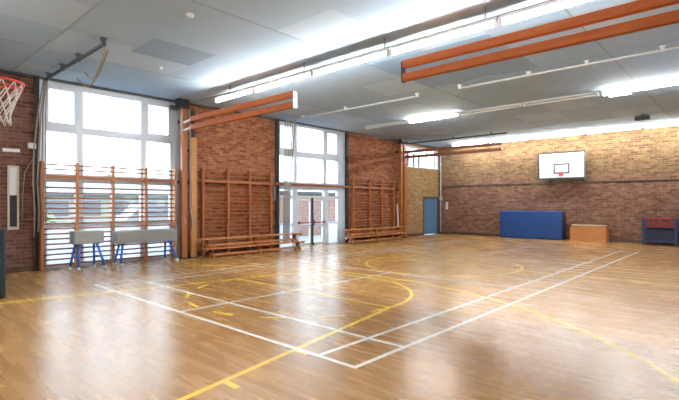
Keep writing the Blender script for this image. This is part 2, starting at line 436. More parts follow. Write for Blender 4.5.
# window_2: glazing above the double doors
w2 = struct_empty('window_2', (XL, 8.2, 2.05))
yl2 = [(6.5, 6.62), (7.26, 7.4), (8.68, 8.85), (9.44, 9.86)]
bm = bm_new(); frame_bars(bm, yl2, [(2.0, 2.2), (3.04, 3.24), (4.08, H)])
obj('window_frame', bm, 'white', w2)
for i in range(3):
    a, b = yl2[i][1], yl2[i + 1][0]
    pane(w2, a, b, 2.2, 3.04)
    if i == 1: pane(w2, a, b, 3.24, 4.08)
    else: sash(w2, a, b, 3.24, 4.08)

# added window in the unseen right wall, for more daylight inside
for n_, (a, b) in enumerate(ADDED_BAYS):
    wr = struct_empty('window_%d' % (n_ + 4), (XR, (a + b) / 2, .95))
    yr = [(a, a + .1), (a + .78, a + .92), (b - .92, b - .78), (b - .1, b)]
    bm = bm_new(); frame_bars(bm, yr, [(.95, 1.05), (1.95, 2.1), (3.05, 3.2), (4.08, H)], XR + .08, XR + .2)
    obj('window_frame', bm, 'white', wr)
    for i in range(3):
        for z0, z1 in ((1.05, 1.95), (2.1, 3.05), (3.2, 4.08)): pane(wr, yr[i][1], yr[i + 1][0], z0, z1, XR + .14)

# door_1: white double doors between side lights
d1 = struct_empty('door_1', (XL, 8.1, 0))
bm = bm_new()
X0, X1 = XL - .14, XL - .02
for a, b in ((6.5, 6.64), (7.2, 7.42), (8.72, 8.93), (9.44, 9.86)): box(bm, X0, X1, a, b, 0, 2.0)
for a, b in ((6.64, 7.2), (7.42, 8.72), (8.93, 9.44)):
    box(bm, X0 + .01, X1 - .01, a, b, 1.64, 1.74); box(bm, X0 + .01, X1 - .01, a, b, 1.92, 2.0)
box(bm, X0 + .01, X1 - .01, 7.42, 8.72, 0, .02)
obj('door_frame', bm, 'white', d1)
for a, b in ((6.64, 7.2), (8.93, 9.44)):
    obj('lower_panel', B(XL - .10, XL - .04, a, b, 0, .76), 'panel', d1)
    pane(d1, a, b, .80, 1.64)
    obj('glazing_bar', B(XL - .11, XL - .03, a, b, .76, .80), 'white', d1)
for a, b in ((6.64, 7.2), (7.42, 8.72), (8.93, 9.44)): pane(d1, a, b, 1.74, 1.92)
for a, b in ((7.43, 8.09), (8.11, 8.71)):
    bm = bm_new(); x0, x1 = XL - .09, XL - .035
    box(bm, x0, x1, a, a + .07, .02, 1.63); box(bm, x0, x1, b - .07, b, .02, 1.63)
    for z0, z1 in ((.02, .10), (.655, .73), (1.56, 1.63)): box(bm, x0, x1, a + .07, b - .07, z0, z1)
    leaf = obj('door_leaf', bm, 'white', d1, (XL, a, 0))
    obj('pane', B(XL - .065, XL - .058, a + .07, b - .07, .10, .655), 'glass', leaf)
    obj('pane', B(XL - .065, XL - .058, a + .07, b - .07, .73, 1.56), 'glass', leaf)
    bm = bm_new(); tube(bm, [(XL + .03, a + .04, .80), (XL + .03, b - .04, .80)], .018)
    box(bm, XL - .035, XL + .05, a + .01, a + .05, .76, .84); box(bm, XL - .035, XL + .05, b - .05, b - .01, .76, .84)
    pb = obj('panic_bar', bm, 'red_slat', leaf); pb['label'] = 'red push bar'
bm = bm_new(); box(bm, XL - .035, XL + .02, 8.065, 8.135, .0, 1.66, .008); box(bm, XL + .02, XL + .06, 8.045, 8.155, .72, .88, .01); box(bm, XL - .02, XL + .05, 8.05, 8.15, .0, .10)
dp = obj('lock_post', bm, 'dark', d1); dp['label'] = 'dark locking post between the leaves'

# window_3: strip window above the tan brick
w3 = struct_empty('window_3', (XL, 15.1, 3.1))
bm = bm_new(); yl3 = [(13.42, 13.6), (16.6, 16.7)]
frame_bars(bm, yl3, [(3.1, 3.16), (3.98, 4.08)])
obj('window_frame', bm, 'white', w3)
pane(w3, 13.6, 16.6, 3.16, 3.98)
for y, z in ((14.15, 3.75), (14.62, 3.75), (15.05, 3.7)):
    mb = obj('mullion', B(XL - .11, XL - .04, y - .045, y + .045, 3.16, z), 'dark_rail', w3)
obj('mullion', B(XL - .11, XL - .04, 15.7, 15.74, 3.16, 3.98), 'white', w3)
# door_2: blue door at the far corner
d2 = struct_empty('door_2', (XL, 16.1, 0))
bm = bm_new(); box(bm, XL - .12, XL + .02, 15.30, 15.36, 0, 1.79); box(bm, XL - .12, XL + .02, 16.64, 16.7, 0, 1.79); box(bm, XL - .12, XL + .02, 15.36, 16.64, 1.72, 1.79)
obj('door_frame', bm, 'dark_rail', d2)
leaf = obj('door_leaf', B(XL - .08, XL - .03, 15.36, 16.64, .01, 1.72, .004), 'door_blue', d2, (XL, 15.36, 0))
bm = bm_new(); box(bm, XL - .03, XL - .02, 15.42, 15.48, .82, 1.0); tube(bm, [(XL - .02, 15.45, .92), (XL + .02, 15.45, .92), (XL + .02, 15.55, .92)], .01)
obj('door_handle', bm, 'brass', leaf)

# ------------------------------------------------------------------ wall bars
def wall_bars(ups, ztop, zs, label, up_mat, rung_mat, thick=None, xf=-8.68):
    t = thing('wall_bars', label, 'wall bars', (-8.74, (ups[0] + ups[-1]) / 2, 0), 'wall bars along the side wall')
    for y in ups:
        obj('upright', B(-8.79, xf + .02, y - .032, y + .032, 0, ztop, .008), up_mat, t)
    for i in range(len(ups) - 1):
        a, b = ups[i] + .032, ups[i + 1] - .032
        for z in zs:
            bm = bm_new()
            if thick and abs(z - thick) < .01: box(bm, -8.77, -8.67, a, b, z - .035, z + .035, .01)
            else: tube(bm, [(-8.71, a, z), (-8.71, b, z)], .019, 8)
            obj('rung', bm, rung_mat, t)
    for y in ups:
        obj('wall_bracket', B(-8.86, -8.79, y - .02, y + .02, ztop - .25, ztop - .2), 'dark_rail', t)
    return t
zs1 = [2.30, 2.20, 2.04, 1.80] + [1.68 - .112 * k for k in range(15)]
wall_bars([-.13, .55, 1.33, 2.12, 2.90], 2.36, zs1, 'wooden wall bars in front of the big left window', 'bar_up', 'bar_rung', 2.04)
zs2 = [2.36, 2.24, 2.08, 1.84] + [1.72 - .112 * k for k in range(15)]
wall_bars([3.72, 4.53, 5.30, 6.12], 2.44, zs2, 'red-brown wall bars on brick left of the white double doors', 'bar_red', 'bar_red', 2.08)
wall_bars([10.1, 11.1, 11.9, 12.75], 2.40, zs2, 'red-brown wall bars on brick right of the white double doors', 'bar_red', 'bar_red', 2.08)

# ------------------------------------------------------------------ gym benches, two stacks of two
def make_bench(loc, label, L=3.62):
    x, y, z = loc
    t = thing('gym_bench', label, 'bench', loc, 'long wooden gym benches')
    obj('seat', B(x - .12, x + .12, y - L / 2, y + L / 2, z + .222, z + .262, .008), 'bench', t)
    obj('balance_rail', B(x - .03, x + .03, y - L / 2 + .2, y + L / 2 - .2, z + .035, z + .10, .006), 'bench', t)
    for s in (-1, 0, 1):
        yc = y + s * (L / 2 - .25)
        bm = bm_new()
        prism(bm, [(x - .15, z), (x - .09, z), (x - .05, z + .05), (x + .05, z + .05), (x + .09, z), (x + .15, z), (x + .05, z + .13), (x + .11, z + .225), (x - .11, z + .225), (x - .05, z + .13)], 'y', yc - .03, yc + .03)
        obj('leg', bm, 'bench_dark', t)
    for s in (-1, 1):
        bm = bm_new(); yc = y + s * (L / 2 - .02)
        box(bm, x - .05, x + .05, yc - .02, yc + .02, z + .17, z + .225, .004)
        obj('hook', bm, 'brass', t)
    return t
b0 = make_bench((-8.20, 5.24, 0), 'gym bench on the floor under another, left of the white doors')
dup(b0, (-8.22, 5.12, .262), 'gym bench stacked on top of another, left of the white doors')
dup(b0, (-8.25, 11.0, 0), 'gym bench on the floor under another, right of the white doors')
dup(b0, (-8.27, 10.9, .262), 'gym bench stacked on top of another, right of the white doors')

# ------------------------------------------------------------------ grey topped tables with blue legs
def splay_table(label, x0, x1, y0, y1, z0, z1, legs):
    t = thing('agility_table', label, 'gym table', ((x0 + x1) / 2, (y0 + y1) / 2, 0), 'grey topped gym tables with blue legs')
    obj('padded_top', B(x0, x1, y0, y1, z0, z1, .025), 'grey_top', t)
    for (tx, ty, fx, fy) in legs:
        bm = bm_new(); tube(bm, [(tx, ty, z0 - .005), (fx, fy, .03)], .026, 10)
        box(bm, tx - .05, tx + .05, ty - .05, ty + .05, z0 - .02, z0 + .01)
        l = obj('leg', bm, 'blue_leg', t, (fx, fy, 0))
        bm = bm_new(); lathe(bm, [(.036, 0), (.04, .02), (.034, .06), (.027, .075)], (fx, fy, .001), 12)
        obj('rubber_foot', bm, 'rubber', l)
    ys_ = sorted({l[1] for l in legs})
    for k in (0, 1):
        pair = legs[2 * k:2 * k + 2]
        p, q = [((l[0] + l[2]) / 2, (l[1] + l[3]) / 2, z0 / 2) for l in pair]
        obj('brace', T([p, q], .014, 8), 'blue_leg', t)
    return t
splay_table('short grey topped gym table on splayed blue legs, left of the longer one', -8.47, -8.13, .32, .93, .57, .85,
            [(-8.22, .44, -8.14, .40), (-8.40, .42, -8.46, .33), (-8.22, .80, -8.14, .95), (-8.40, .80, -8.46, .83)])
splay_table('long grey topped gym table on blue legs beside the orange posts', -8.47, -8.13, 1.2, 2.66, .52, .81,
            [(-8.22, 1.36, -8.14, 1.28), (-8.40, 1.36, -8.46, 1.26), (-8.22, 2.50, -8.14, 2.66), (-8.40, 2.48, -8.46, 2.50)])

# ------------------------------------------------------------------ beam posts and beams
def post_at(name, label, x0, x1, y0, y1, z1, mat, group):
    t = thing(name, label, 'post', ((x0 + x1) / 2, (y0 + y1) / 2, 0), group)
    bm = bm_new(); box(bm, x0, x1, y0, y1, .03, z1, .008)
    obj('shaft', bm, mat, t)
    obj('base_plate', B(x0 - .03, x1 + .03, y0 - .02, y1 + .02, 0, .03), 'dark', t)
    obj('pin', B(x1 - .001, x1 + .012, (y0 + y1) / 2 - .02, (y0 + y1) / 2 + .02, .9, 1.06), 'brass', t)
    for z in (z1 - .35, 2.0):
        obj('wall_clamp', B(XL, x0 + .005, (y0 + y1) / 2 - .02, (y0 + y1) / 2 + .02, z, z + .06), 'dark', t)
    return t
post_at('beam_post', 'tall orange wooden post at the right edge of the big window', -8.62, -8.5, 3.0, 3.15, 3.96, 'post_red', 'wooden beam posts')
post_at('beam_post', 'shorter orange wooden post just right of the tall one by the window', -8.62, -8.5, 3.26, 3.42, 3.22, 'post_orange', 'wooden beam posts')
post_at('beam_post', 'left red-brown post of the pair beside the tan brick', -8.62, -8.5, 12.98, 13.12, 4.0, 'post_red', 'wooden beam posts')
post_at('beam_post', 'right red-brown post of the pair beside the tan brick', -8.62, -8.5, 13.24, 13.44, 4.0, 'post_red', 'wooden beam posts')
bm = bm_new(); box(bm, -8.66, -8.46, 2.88, 3.18, 3.97, 4.2); box(bm, -8.60, -8.52, 2.68, 2.9, 3.88, 4.0)
tag(obj('ceiling_bracket', bm, 'dark', origin=(-8.56, 3.0, 4.2)), 'black steel bracket at the ceiling above the tall orange post', 'bracket')
bm = bm_new(); box(bm, -8.62, -8.46, 12.95, 13.46, 4.005, 4.2)
tag(obj('ceiling_bracket', bm, 'dark', origin=(-8.56, 13.2, 4.2)), 'black steel bracket at the ceiling above the red-brown post pair', 'bracket')
obj_ = obj('lock_bar', B(-8.56, -8.50, 3.27, 3.37, 3.221, 3.95, .004), 'dark', origin=(-8.53, 3.32, 3.2)); tag(obj_, 'black steel bar standing above the shorter orange post', 'bar')
# white rope between the first two posts
bm = bm_new(); tube(bm, [(-8.46, 3.17, 3.9), (-8.45, 3.2, 3.2), (-8.455, 3.205, 2.2), (-8.46, 3.2, 1.4), (-8.44, 3.26, .95), (-8.46, 3.22, .62)], .016, 8)
tag(obj('hanging_rope', bm, 'rope', origin=(-8.46, 3.2, 3.9)), 'white rope hanging between the two orange posts', 'rope')

def beam_pair(label, xa, xb, y, zt, mat, arm_to=None, hang=(), plate=None, gap=.085, group='pairs of wooden beams under the ceiling'):
    """two long wooden beams, one above the other, sharing end plates"""
    t = thing('gym_beam', label, 'gym beam', ((xa + xb) / 2, y, zt), group)
    for k, (z0, z1) in enumerate(((zt - .12, zt), (zt - .24 - gap, zt - .12 - gap))):
        b = obj('beam', B(xa, xb, y - .045, y + .045, z0, z1, .012), mat, t)
        if arm_to is not None:
            obj('steel_arm', T([(arm_to, y + .12, (z0 + z1) / 2), (xa + .02, y, (z0 + z1) / 2)], .032, 10), 'beam_under', t)
    if plate is not None:
        obj('end_plate', B(plate - .012, plate + .012, y - .047, y + .047, zt - .25 - gap, zt - .02), 'plastic' if arm_to is not None else 'dark_rail', t)
    for hx in hang:
        obj('hanger', B(hx - .012, hx + .012, y - .012, y + .012, zt - .345, H), 'dark_rail', t)
    return t
beam_pair('pair of orange wooden beams running from the posts by the window', -7.9, -4.04, 2.93, 3.645, 'beam', arm_to=-8.5, plate=-4.03)
beam_pair('long pair of orange wooden beams under the ceiling at upper right', -1.48, 2.95, 2.92, 3.68, 'beam', plate=-1.49, gap=.085)
beam_pair('far pair of dark red beams reaching across the high window', -8.5, -4.28, 13.34, 3.74, 'beam_dark', plate=None, gap=.10)

# ------------------------------------------------------------------ fluorescent lights
def light(name_label, xa, xb, y, z, lit, hangers=()):
    hw = .042 if hangers else .055
    t = thing('fluorescent_ceiling_light', name_label, 'ceiling light', ((xa + xb) / 2, y, z), 'fluorescent tube lights under the ceiling')
    obj('batten', B(xa, xb, y - hw, y + hw, z - .045, z, .006), 'batten', t)
    tb = obj('tube', T([(xa + .05, y, z - .095), (xb - .05, y, z - .08)], .027, 12), 'tube' if lit else 'tube_off', t)
    if lit: tb['label'] = 'glowing white tube'
    for x in (xa + .03, xb - .03):
        obj('end_cap', B(x - .02, x + .02, y - .03, y + .03, z - .115, z - .01, .008), 'plastic', t)
    for x in hangers:
        obj('hanger', T([(x, y, z), (x, y, H)], .012, 8), 'conduit', t)
    return t
Z1 = 4.0
light('lit tube light nearest the window wall in the front row, above the orange beams', -7.0, -5.5, 3.05, Z1, True, (-6.4,))
light('second lit tube light from the window in the front row', -5.47, -3.67, 3.05, Z1, True, (-3.9,))
light('third lit tube light from the window in the front row', -3.64, -1.86, 3.05, Z1, True, (-1.95,))
light('fourth lit tube light from the window, above the left end of the long beams', -1.83, -.02, 3.05, Z1, True, (-.2,))
light('lit tube light at the top edge of the photo above the long beams', .01, 1.8, 3.05, Z1, True, (1.6,))
# unseen near-end row, read from a ceiling glow and added to brighten the floor
for a_, b_, l_ in ((-7.0, -5.2, 'unseen lit tube light over the near end of the hall, by the window wall'), (-5.17, -3.37, 'unseen lit tube light over the near end of the hall, second from the window wall'),
                   (-1.6, .2, 'unseen lit tube light over the near end of the hall, above the camera side'), (.23, 2.03, 'unseen lit tube light over the near end of the hall, by the right wall')):
    light(l_, a_, b_, -3.3, Z1, True, (a_ + .2, b_ - .2))
Z2, Y2 = 4.205, 9.5
light('unlit tube light at the window end of the middle row', -7.6, -5.82, Y2, Z2, False)
light('lit tube light alone at the left of the middle row', -5.78, -3.98, Y2, Z2, True)
light('unlit tube light just right of the lit one in the middle row', -3.95, -2.1, Y2, Z2, False)
light('unlit tube light just left of the right-hand lit one in the middle row', -2.07, -.22, Y2, Z2, False)
light('lit tube light at the right of the middle row', -.18, 1.62, Y2, Z2, True)
Z3, Y3 = 4.205, 15.9
lab3 = ['leftmost lit tube light of the far row, above the far beams', 'second lit tube light from the left in the far row',
        'lit tube light of the far row above the white backboard', 'fourth lit tube light from the left in the far row, right of the backboard',
        'rightmost lit tube light of the far row']
for k, (a, b) in enumerate(((-7.7, -5.97), (-5.93, -4.12), (-4.08, -2.15), (-2.11, -.32), (-.28, 1.55))): light(lab3[k], a, b, Y3, Z3, True)

# conduit carrying the front row
bm = bm_new(); tube(bm, [(-8.3, 3.14, 4.10), (-6.5, 3.135, 4.05), (2.9, 3.135, 4.05)], .02, 8)
for x in (-3.9, -1.95, -.2): box(bm, x - .25, x + .12, 3.12, 3.15, 4.005, 4.04)
tag(obj('ceiling_conduit', bm, 'conduit', origin=(-3, 3.05, 4.02)), 'brown-grey conduit running along the front row of lights', 'conduit')
bm = bm_new(); tube(bm, [(-8.7, 13.6, 4.08), (-4.2, 13.6, 4.08)], .03, 8)
for x in (-8.0, -6.4, -4.8): box(bm, x - .02, x + .02, 13.58, 13.62, 4.08, 4.2)
tag(obj('ceiling_pipe', bm, 'dark_rail', origin=(-6.5, 13.6, 4.08)), 'dark pipe under the ceiling near the far left corner', 'pipe')

# rope tracks
def rope_track(label, xa, xb, y, mat, brs, r=.022, z=4.13):
    t = thing('rope_track', label, 'rope track', ((xa + xb) / 2, y, z), 'ceiling tracks for climbing ropes')
    obj('rail', T([(xa, y, z), (xb, y, z)], r, 10), mat, t)
    for x in brs:
        bm = bm_new(); box(bm, x - .03, x + .03, y - .03, y + .03, z - r, H); box(bm, x - .05, x + .05, y - .05, y + .05, H - .015, H)
        obj('bracket', bm, mat, t)
    return t
rope_track('white ceiling track running out from the window above the doors', -8.3, -3.6, 6.65, 'conduit_white', (-7.8, -6, -3.62))
rope_track('white ceiling track with clips, right of the gap, below the long beams', -2.46, 2.95, 6.65, 'conduit_white', (-2.46, -.9, .2, 1.4, 2.6))
tk = rope_track('dark grey ceiling track running out from the corner of the big left window', -8.7, -5.38, -.09, 'dark_rail', (-8.4, -7.5, -6.6, -5.42), r=.035, z=4.10)
# loop of ropes drawn along the dark track
g = 'slack ropes hanging from the dark ceiling track'
for k, (xe, dz) in enumerate(((-7.2, .35), (-7.8, .45))):
    pts = []
    for i in range(13):
        u = i / 12; x = -5.5 + (xe - -5.5) * u
        pts.append((x, -.03 + .05 * k + .25 * u, 4.06 - dz * math.sin(PI * u) * .8 - .02 * u))
    o = obj('hanging_rope', T(pts, .012, 6), 'rope_tan', origin=pts[0])
    tag(o, ['shorter tan rope hanging in a slack loop under the dark ceiling track', 'longer tan rope hanging in a slack loop under the dark ceiling track'][k], 'rope', g)
# climbing ropes gathered at the left edge of the big window
labs = ['dark climbing rope gathered beside the left window, nearest the brick', 'dark climbing rope second from the brick, left of the window bars',
        'dark climbing rope third from the brick, left of the window bars', 'dark climbing rope nearest the window glass']
for k in range(4):
    y = -.30 + .07 * k; x = -8.62 + .03 * (k % 2)
    pts = [(x, -.09 + .02 * (k - 1.5), 4.09), (x, y * .6 - .04, 3.4), (x, y + .02 * math.sin(k), 2.6), (x + .02, y - .02, 1.9), (x, y + .015, 1.3), (x, y, .75 + .1 * k)]
    o = obj('climbing_rope', T(pts, .014, 8), 'rope_grey', origin=pts[0]); tag(o, labs[k], 'climbing rope', 'ropes gathered left of the window bars')
# pull cord looping out across the brick
bm = bm_new(); tube(bm, [(-8.8, -.2, 2.55), (-8.8, -.30, 2.35), (-8.8, -.42, 2.1), (-8.8, -.46, 1.6), (-8.8, -.46, 1.12), (-8.8, -.2, 1.10), (-8.72, -.16, 1.10)], .011, 6)
tag(obj('pull_cord', bm, 'rope_tan', origin=(-8.8, -.2, 2.55)), 'thin tan cord looping out over the brick left of the window bars', 'cord')
bm = bm_new(); box(bm, -8.85, -8.77, -.36, -.22, 2.62, 2.74, .01)
tag(obj('junction_box', bm, 'plastic', origin=(-8.81, -.3, 2.62)), 'small grey wall box beside the left edge of the big window', 'box')
# white ropes gathered in front of the second window
labs = ['white climbing rope leftmost of the bunch before the upper window', 'second white climbing rope from the left before the upper window',
        'middle white climbing rope of the bunch before the upper window', 'fourth white climbing rope from the left before the upper window',
        'rightmost white climbing rope of the bunch before the upper window']
for k in range(5):
    xt = -8.62 + .12 * k; yb = 6.58 + .06 * k
    pts = [(xt, 6.65, 4.11), (xt - .015 * k, 6.65, 3.6), (-8.62 + .05 * k, 6.62 + .03 * k, 2.8), (-8.6, yb + .02, 2.0), (-8.62, yb - .01, 1.3), (-8.63, yb, .15)]
    o = obj('climbing_rope', T(pts, .02, 8), 'rope', origin=pts[0]); tag(o, labs[k], 'climbing rope', 'white ropes gathered before the upper window')

# ------------------------------------------------------------------ near basketball hoop (only rim and net reach the frame)
def hoop_ring(bm, c, r, tr, n=32): tube(bm, [(c[0] + r * math.cos(2 * PI * k / n), c[1] + r * math.sin(2 * PI * k / n), c[2]) for k in range(n)], tr, 8, closed=True)
RC = (-3.0, -1.99, 2.65)
h = thing('basketball_hoop', 'near basketball hoop with white net at the left edge of the photo', 'basketball hoop', (RC[0], -2.45, 2.4), 'basketball hoops')
bd = obj('backboard', B(RC[0] - .6, RC[0] + .6, -2.48, -2.45, 2.50, 3.4, .006), 'board', h)
bm = bm_new(); hoop_ring(bm, RC, .225, .012)
rim = obj('rim', bm, 'hoop_red', h)
bm = bm_new()
box(bm, RC[0] - .09, RC[0] + .09, -2.45, -2.2, 2.62, 2.645); box(bm, RC[0] - .09, RC[0] + .09, -2.45, -2.43, 2.52, 2.66)
tube(bm, [(RC[0], -2.44, 2.55), (RC[0], -2.2, 2.635)], .01)
obj('rim_bracket', bm, 'hoop_red', rim)
bm = bm_new(); hoop_ring(bm, (RC[0], RC[1], 2.60), .215, .006)
obj('lower_ring', bm, 'hoop_red', rim)
bm = bm_new(); N = 12; prof = [(.222, 0), (.19, -.10), (.155, -.19), (.128, -.27), (.115, -.34), (.12, -.42)]
for s in (1, -1):
    for k in range(N):
        pts = [(RC[0] + r * math.cos(2 * PI * (k + s * i * .5) / N), RC[1] + r * math.sin(2 * PI * (k + s * i * .5) / N), RC[2] + z) for i, (r, z) in enumerate(prof)]
        tube(bm, pts, .0065, 5)
obj('net', bm, 'net', h)
bm = bm_new()
for s in (-1, 1):
    tube(bm, [(RC[0] + s * .4, YF + .03, 3.3), (RC[0] + s * .4, -2.48, 3.3)], .025); tube(bm, [(RC[0] + s * .4, YF + .03, 2.4), (RC[0] + s * .4, -2.48, 2.65)], .025)
obj('wall_arm', bm, 'dark_rail', h)

# far basketball backboard
YBB = YB - .28
h2 = thing('basketball_hoop', 'white basketball backboard high on the far brick wall', 'basketball hoop', (-3.2, YBB, 2.45), 'basketball hoops')
xa, xb, za, zb = -4.05, -2.26, 2.45, 3.54
obj('backboard', B(xa, xb, YBB - .015, YBB + .015, za, zb), 'board', h2)
bm = bm_new(); w = .055; y0, y1 = YBB - .022, YBB - .012
box(bm, xa, xb, y0, y1, zb - w, zb); box(bm, xa, xb, y0, y1, za, za + w); box(bm, xa, xa + w, y0, y1, za + w, zb - w); box(bm, xb - w, xb, y0, y1, za + w, zb - w)
obj('border_line', bm, 'board_line', h2)
bm = bm_new(); cx = (xa + xb) / 2; w = .05; sa, sb, ta, tb_ = cx - .29, cx + .31, 2.67, 3.07
box(bm, sa, sb, y0, y1, tb_ - w, tb_); box(bm, sa, sb, y0, y1, ta, ta + w); box(bm, sa, sa + w, y0, y1, ta + w, tb_ - w); box(bm, sb - w, sb, y0, y1, ta + w, tb_ - w)
obj('target_square', bm, 'board_line', h2)
bm = bm_new(); tube(bm, [(cx - .06, YBB - .02, 2.66), (cx - .06, YBB - .08, 2.66), (cx + .06, YBB - .08, 2.66), (cx + .06, YBB - .02, 2.66)], .014)
box(bm, cx - .08, cx + .08, YBB - .04, YBB - .015, 2.58, 2.7)
rb = obj('rim_mount', bm, 'hoop_red', h2); rb['label'] = 'red rim mount without a ring'
bm = bm_new()
for x in (xa + .45, xb - .12):
    box(bm, x - .03, x + .03, YBB + .015, YB, 2.75, 2.80); box(bm, x - .03, x + .03, YBB + .015, YBB + .06, 2.34, 3.4); box(bm, x - .03, x + .03, YBB + .015, YB, 3.2, 3.25); box(bm, x - .03, x + .03, YBB + .015, YB, 2.34, 2.39)
obj('wall_bracket', bm, 'dark_rail', h2)

# ------------------------------------------------------------------ things on the floor
cm = thing('crash_mat', 'large blue crash mat standing against the far brick wall', 'gym mat', (-4.4, 16.45, 0))
def rounded(bm, x0, x1, y0, y1, z0, z1, lean=0):
    box(bm, x0, x1, y0, y1, z0, z1, .05)
bm = bm_new(); box(bm, -5.58, -3.05, 16.22, 16.66, .005, 1.15, .05)
obj('cover', bm, 'mat_blue', cm)
bm = bm_new(); box(bm, -3.05, -3.035, 16.25, 16.63, .04, 1.11, .006)
o = obj('end_panel', bm, 'mat_side', cm); o['label'] = 'navy end panel'
for x in (-5.0, -3.8):
    bm = bm_new(); tube(bm, [(x - .12, 16.215, .62), (x - .1, 16.19, .60), (x + .1, 16.19, .60), (x + .12, 16.215, .62)], .012)
    obj('handle', bm, 'mat_side', cm)

vb = thing('vault_box', 'wooden vaulting box beside the blue crash mat', 'vault box', (-2.15, 16.3, 0))
for k, (z0, z1, ins) in enumerate(((.0, .20, .0), (.205, .40, .006), (.405, .56, .012))):
    bm = bm_new(); xa, xb = -2.74 + ins, -1.48 - ins
    prism(bm, [(xa, z0), (xb, z0), (xb - .006, z1), (xa + .006, z1)], 'y', 16.12 + ins, 16.52 - ins)
    obj('tier', bm, 'vault', vb)
obj('padded_top', B(-2.70, -1.51, 16.15, 16.49, .565, .65, .03), 'vault_top', vb)

tr = thing('equipment_trolley', 'blue framed trolley with red slats by the far wall at right edge', 'trolley', (.2, 16.35, 0))
for x in (-.32, .62):
    for y in (16.1, 16.6):
        obj('post', B(x - .045, x + .045, y - .03, y + .03, .06, .96, .006), 'trolley_blue', tr)
for y in (16.1, 16.6):
    obj('rail', B(-.275, .575, y - .025, y + .025, .88, .95, .005), 'red_slat', tr)
    for z in (.66, .77): obj('rail', B(-.275, .575, y - .02, y + .02, z - .03, z + .03, .005), 'red_slat', tr)
    obj('rail', B(-.275, .575, y - .025, y + .025, .10, .16, .005), 'trolley_blue', tr)
obj('deck', B(-.32, .62, 16.13, 16.57, .16, .19), 'trolley_blue', tr)
obj('back_panel', B(-.28, .58, 16.53, 16.56, .19, .60), 'mat_side', tr)
obj('front_panel', B(-.27, .57, 16.10, 16.12, .19, .50), 'mat_side', tr)
for x in (-.32, .62):
    for y in (16.1, 16.6):
        bm = bm_new(); tube(bm, [(x - .02, y, .036), (x + .02, y, .036)], .035, 12); box(bm, x - .012, x + .012, y - .012, y + .012, .036, .07)
        obj('castor', bm, 'dark', tr)

bm = bm_new(); box(bm, -7.7, -5.82, -1.85, -1.34, 0, 1.06, .04)
dm = thing('gym_mat', 'dark teal padded gym block standing at the left edge', 'gym mat', (-6.8, -1.6, 0))
obj('cover', bm, 'mat_teal', dm)
bm = bm_new(); tube(bm, [(-6.9, -1.355, .62), (-6.87, -1.33, .60), (-6.67, -1.33, .60), (-6.64, -1.355, .62)], .012)
obj('handle', bm, 'mat_side', dm)

# ------------------------------------------------------------------ small fittings
np_ = thing('wall_panel', 'tall narrow framed panel, white above and dark below, on left brick', 'wall panel', (XL, -.62, .9))
x0, x1 = XL, XL + .04; ya, yb, za, zb = -.715, -.515, .9, 2.24
bm = bm_new(); w = .035
box(bm, x0, x1, ya, ya + w, za, zb); box(bm, x0, x1, yb - w, yb, za, zb); box(bm, x0, x1, ya + w, yb - w, za, za + w + .03); box(bm, x0, x1, ya + w, yb - w, zb - w, zb)
obj('frame', bm, 'paper_frame', np_)
o = obj('upper_sheet', B(x0, x0 + .02, ya + w, yb - w, 1.62, zb - w), 'paper_white', np_); o['label'] = 'white upper half'
o = obj('lower_sheet', B(x0, x0 + .02, ya + w, yb - w, za + w + .03, 1.62), 'paper_dark', np_); o['label'] = 'dark lower half'
tag(obj('wall_strip', B(XL, XL + .05, -.80, -.50, 2.52, 2.59, .01), 'plastic', origin=(XL, -.65, 2.55)), 'short white plastic strip on brick above the tall narrow panel', 'strip')
for (x, y, l) in ((-3.48, .39, 'round white smoke detector on the ceiling near the top edge'), (-6.27, 1.3, 'round white smoke detector on the ceiling near the big window')):
    t = thing('smoke_detector', l, 'smoke detector', (x, y, H), 'ceiling smoke detectors')
    obj('base', lathe(bm_new(), [(.055, 0), (.055, -.02)], (x, y, H), 16), 'plastic', t)
    obj('sensor', lathe(bm_new(), [(.045, -.02), (.04, -.045), (.02, -.055)], (x, y, H), 16), 'batten', t)
t = thing('loudspeaker', 'small black box on the ceiling in front of the far lights', 'loudspeaker', (.05, 13.6, H))
obj('case', B(-.16, .24, 13.5, 13.72, H - .17, H - .05, .01), 'dark', t)
obj('mount', B(0, .1, 13.56, 13.66, H - .05, H), 'dark_rail', t)
bm = bm_new(); box(bm, -.05, .42, 9.62, 9.74, H - .15, H + .006, .01)
tag(obj('emergency_ceiling_light', bm, 'plastic', origin=(.18, 9.68, H)), 'white box fitting beside the right lit light of the middle row', 'emergency light')
bm = bm_new(); tube(bm, [(-8.74, 16.70, .1), (-8.74, 16.70, 3.95)], .025, 8); box(bm, -8.80, -8.68, 16.66, 16.75, 1.66, 1.80, .01)
for z in (.5, 1.4, 2.4, 3.4): box(bm, -8.78, -8.70, 16.69, 16.75, z, z + .04)
tag(obj('cable_conduit', bm, 'conduit_white', origin=(-8.74, 16.7, .1)), 'pale vertical conduit with a small box in the far corner by the blue door', 'conduit')
tag(obj('wall_switch', B(-8.47, -8.37, YB - .05, YB, 1.2, 1.55, .01), 'plastic', origin=(-8.42, YB, 1.2)), 'small white fitting on the far wall right of the blue door', 'switch')
bm = bm_new(); tube(bm, [(-8.52, 12.86, .0), (-8.60, 12.84, 1.42)], .03, 10)
tag(obj('metal_pole', bm, 'conduit_white', origin=(-8.52, 12.86, 0)), 'pale grey pole leaning beside the left red-brown post', 'pole')
bm = bm_new(); box(bm, -8.80, -8.74, 6.27, 6.35, 1.55, 2.0, .01)
tag(obj('wall_plate', bm, 'brass', origin=(-8.77, 6.3, 1.55)), 'small pale plate on brick left of the white ropes', 'plate')

